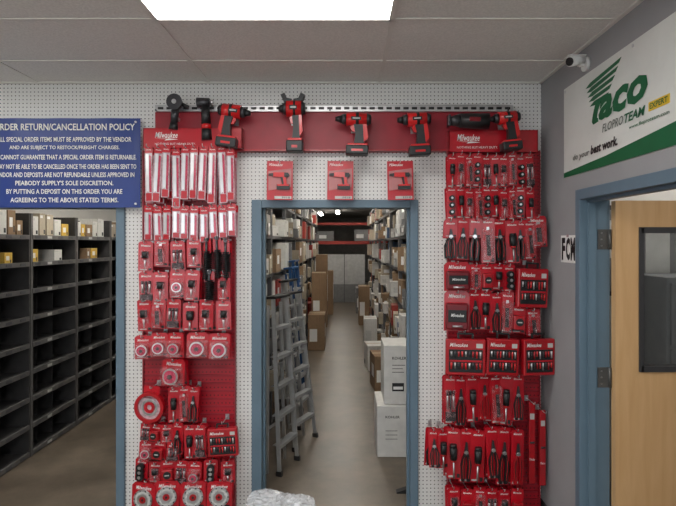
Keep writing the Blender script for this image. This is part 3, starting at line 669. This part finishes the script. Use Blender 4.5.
# ---------------- policy banner ----------------
YB=3.44; bx0,bx1=X(-18,YB),X(140,YB); bz0,bz1=Z(207.5,YB),Z(118,YB)
navy=M('navy_vinyl',(.012,.040,.22),.4,var=.06,scale=4)
r_=root('policy_banner','navy blue vinyl banner with white order policy lettering','banner',((bx0+bx1)/2,YB,bz0)); w=(bx1-bx0)/2; h=bz1-bz0
b=MB()
N=24
for i in range(N):
    xa=-w+2*w*i/N; xb=-w+2*w*(i+1)/N; ya=.004*math.sin(i*.9); yb=.004*math.sin((i+1)*.9)
    b.quad([(xa,ya+.006,0),(xb,yb+.006,0),(xb,yb+.006,h),(xa,ya+.006,h)],navy)
lines=[('ORDER RETURN/CANCELLATION POLICY',127,6.8,70.5),('ALL SPECIAL ORDER ITEMS MUST BE APPROVED BY THE VENDOR',139.5,4.8,67),('AND ARE SUBJECT TO RESTOCK/FREIGHT CHARGES.',148,4.8,55),('WE CANNOT GUARANTEE THAT A SPECIAL ORDER ITEM IS RETURNABLE.',157.2,4.8,72),
('IT MAY NOT BE ABLE TO BE CANCELLED ONCE THE ORDER HAS BEEN SENT TO',166.6,4.8,72),('VENDOR AND DEPOSITS ARE NOT REFUNDABLE UNLESS APPROVED IN',174.8,4.8,70),("PEABODY SUPPLY'S SOLE DISCRETION.",183,4.8,49),
('BY PUTTING A DEPOSIT ON THIS ORDER YOU ARE',191.5,4.8,58),('AGREEING TO THE ABOVE STATED TERMS.',200,4.8,54)]
s=YB/F; ox=3.5*s
for t,py,hp,hw in lines:
    zc=Z(py,YB)-bz0; b.text(t,ox-hw*s,ox+hw*s,zc-hp*s/2,zc+hp*s/2,-.002,white,bold=.018)
ob('vinyl_sheet',b.mesh('vinyl_sheet'),r_)
for xx in (-w+.03,w-.03):
    for zz in (h-.025,.025):
        b=MB(); b.cyl((xx,-.001,zz),(xx,.066,zz),.007,silver,seg=10); ob('grommet',b.mesh('grommet'),r_)

# ---------------- right wall banner ----------------
r_=root('wall_banner','white vinyl banner with green striped logo and lettering','banner',(RX-.006,3.125,2.186),(0,0,-math.pi/2))
W_=1.5; H_=.525
b=MB(); b.box(-.0,W_,0,.004,0,H_,M('white_vinyl',(.72,.73,.70),.35,var=.05,scale=3.5,bump=.7,bd=.03))
b.prism([(0,0),(W_,0),(W_,.13),(.95,.085),(.5,.050),(0,.028)],-.001,0,green)
for i in range(5):
    z0=.455-.027*i; th=.019; xl=.285+.012*i; xr=.650-.030*i; sl=.035
    b.prism([(xl,z0-th*.5),(xl+.05,z0+th*.4),(xr,z0+sl-.006*i),(xr-.022,z0+sl-.006*i-th),(xl+.05,z0-th*.8)],-.002,0,green)
b.prism([(.405,.350),(.372,.29),(.358,.25),(.372,.234),(.425,.238),(.42,.256),(.41,.262),(.42,.295),(.465,.350)],-.003,0,green)
b.text('aco',.43,.87,.235,.355,-.003,green,shear=.25,bold=.04)
b.text('FLOPRO',.47,.67,.170,.212,-.003,M('grey_print',(.12,.14,.12),.5),shear=.25,bold=.01); b.text('TEAM',.68,.85,.170,.212,-.003,green,shear=.25,bold=.025)
b.box(.875,1.02,-.003,0,.176,.214,yellow); b.text('EXPERT',.885,1.01,.183,.207,-.004,green,bold=.02)
b.text('www.floproteam.com',.72,1.02,.128,.150,-.003,green,bold=.01)
b.text('do your',.13,.33,.072,.115,-.003,M('grey_print'),shear=.15,bold=.01); b.text('best work.',.345,.62,.080,.128,-.003,black,shear=.15,bold=.035)
ob('vinyl_sheet',b.mesh('vinyl_sheet'),r_)
for xx in (.02,.75):
    b=MB(); b.cyl((xx,-.003,H_-.02),(xx,.004,H_-.02),.008,silver,seg=10); ob('grommet',b.mesh('grommet'),r_)
r_=root('paper_sign','small white paper sign with bold black letters on grey wall','sign',(RX-.002,3.175,1.685),(0,0,-math.pi/2))
b=MB(); b.box(0,.205,-.001,0,0,.16,white)
for i,(ch,a,c) in enumerate((('F',.012,.062),('C',.072,.128),('M',.136,.196))): b.text(ch,a,c,.014,.146,-.002,black,bold=.05)
ob('paper',b.mesh('paper'),r_)
b=MB(); b.box(.08,.11,-.002,-.001,.150,.165,sleeve); ob('sticky_tape',b.mesh('sticky_tape'),r_)
# security camera
r_=root('security_camera','white bullet security camera mounted high on the grey wall','security camera',(RX,2.84,2.765),(0,0,0),sc=.85)
b=MB(); b.cyl((0,0,0),(-.02,0,0),.045,white,seg=20); ob('mount_base',b.mesh('mount_base'),r_)
b=MB(); b.path([(-.02,0,0),(-.05,0,-.005),(-.07,-.01,.01)],.013,white,10); ob('arm',b.mesh('arm'),r_)
b=MB(); b.cyl((-.03,.0,.03),(-.13,-.05,.0),.032,white,seg=20); b.box(-.14,-.03,-.06,.02,.036,.042,white,.002); ob('housing',b.mesh('housing'),r_)
b=MB(); b.cyl((-.13,-.05,0),(-.137,-.0535,-.002),.026,black,seg=20); ob('lens',b.mesh('lens'),r_)

# ---------------- wooden door ----------------
dx0,dx1=RX+RT+.02,RX+RT+.02+.93; dy=2.852
r_=ob('door_1',None,None,(0,0,0),label='open birch veneer door with black-framed glass lite',cat='door',kind='structure')
wx0,wx1,wz0,wz1=X(641,dy),X(641,dy)+.56,Z(370,dy),Z(229,dy)
b=MB(); b.box(dx0,wx0,dy,dy+.045,.01,2.03,wm); b.box(wx1,dx1,dy,dy+.045,.01,2.03,wm); b.box(wx0,wx1,dy,dy+.045,wz1,2.03,wm); b.box(wx0,wx1,dy,dy+.045,.01,wz0,wm); ob('door_leaf',b.mesh('door_leaf'),r_)
fg=M('dark_grey_frame',(.045,.045,.048),.4)
b=MB(); t=.022
for y in (dy-.008,dy+.045):
    b.box(wx0-.012,wx0+t-.01,y,y+.008,wz0-.01,wz1+.01,fg); b.box(wx1-t,wx1+.01,y,y+.008,wz0-.01,wz1+.01,fg); b.box(wx0,wx1,y,y+.008,wz1-t,wz1+.01,fg); b.box(wx0,wx1,y,y+.008,wz0-.01,wz0+t,fg)
ob('lite_frame',b.mesh('lite_frame'),r_)
b=MB(); b.box(wx0,wx1,dy+.02,dy+.026,wz0,wz1,gm); ob('glass_pane',b.mesh('glass_pane'),r_)
b=MB(); b.cyl((dx1-.07,dy,1.0),(dx1-.07,dy-.05,1.0),.012,chrome); b.cyl((dx1-.07,dy-.05,1.0),(dx1-.18,dy-.05,1.0),.011,chrome); ob('handle',b.mesh('handle'),r_)
hm_=M('hinge_metal',(.13,.13,.125),.4,.5)
for zz in (1.82,1.06,.28):
    b=MB(); b.box(RX+.085,RX+.145,yB-.004,yB,zz-.055,zz+.055,hm_); b.cyl((RX+.150,yB-.008,zz-.055),(RX+.150,yB-.008,zz+.055),.008,hm_)
    for q in (-.035,0,.035): b.cyl((RX+.105,yB-.006,zz+q),(RX+.105,yB-.003,zz+q),.005,silver,seg=8)
    ob('hinge',b.mesh('hinge'),r_)
r_=root('filing_cabinet','grey steel filing cabinet seen through the door glass','cabinet',(2.12,3.26,0))
b=MB(); b.box(-.25,.25,-.2,.2,0,1.6,carG,.005); ob('cabinet_body',b.mesh('cabinet_body'),r_)
b=MB(); b.box(-.23,.23,-.215,-.2,0,.36,carG,.003); b.box(-.06,.06,-.23,-.215,.25,.265,chrome); dm=b.mesh('drawer')
for i in range(4): ob('drawer',dm,r_,(0,0,.05+i*.385))
r_=root('poster_board','dark framed notice board on the office wall','notice board',(1.95,WY-.02,1.7))
b=MB(); b.box(-.3,.3,0,.018,-.25,.35,fg); ob('board_frame',b.mesh('board_frame'),r_)
b=MB(); b.box(-.27,.27,-.004,0,-.22,.32,carG); b.box(-.2,-.02,-.006,-.004,0,.25,tag); b.box(.04,.2,-.006,-.004,-.1,.2,carW); ob('pinned_board',b.mesh('pinned_board'),r_)

# plastic sack
r_=root('plastic_sack','crumpled clear plastic sack standing on the floor','bag',(-.38,3.05,0))
def crum(name,ce,ra,seed,sub):
    b=MB(); bmesh.ops.create_icosphere(b.bm,subdivisions=sub,radius=1); b.mi(film)
    for v in b.bm.verts:
        c=v.co.copy(); q=Vector((c.x*2.6+seed,c.y*2.6,c.z*2.0)); rg=1-2*abs(noise.noise(q)); r2=1-2*abs(noise.noise(q*2.3))
        d=.80+.17*rg+.11*r2
        v.co=Vector((ce[0]+c.x*ra[0]*d,ce[1]+c.y*ra[1]*d,max(0,ce[2]+c.z*ra[2]*d)))
    for f in b.bm.faces: f.smooth=False
    ob(name,b.mesh(name),r_)
crum('bag_film',(0,0,.16),(.26,.16,.175),0,5)
crum('inner_bag',(.02,.02,.15),(.20,.12,.15),4,5)
crum('tied_neck',(-.08,0,.31),(.11,.06,.06),9,4)
crum('loose_fold',(.12,0,.29),(.09,.05,.05),13,4)
r_=root('door_stop','small black rubber wedge door stop on the floor','door stop',(.43,3.80,0))
b=MB(); b.prism([(-.06,0),(.05,0),(.05,.045),(-.06,.008)],-.025,.025,black); ob('rubber_wedge',b.mesh('rubber_wedge'),r_)
b=MB(); b.cyl((.045,-.025,.03),(.045,.025,.03),.012,dark); ob('pull_ring',b.mesh('pull_ring'),r_)

# ---------------- camera / world ----------------
cd=bpy.data.cameras.new('camera'); co=bpy.data.objects.new('camera',cd); COL.objects.link(co); S.camera=co
co.location=(0,0,CH); co.rotation_euler=(math.pi/2,0,0); cd.sensor_width=36; cd.lens=36*F/676; cd.shift_x=-7/676; cd.shift_y=-10/676; cd.clip_start=.05
w=bpy.data.worlds.new('world'); S.world=w; w.use_nodes=True; w.node_tree.nodes['Background'].inputs[0].default_value=(.92,.96,1,1); w.node_tree.nodes['Background'].inputs[1].default_value=2.3
S.view_settings.view_transform='Standard'; S.view_settings.exposure=0
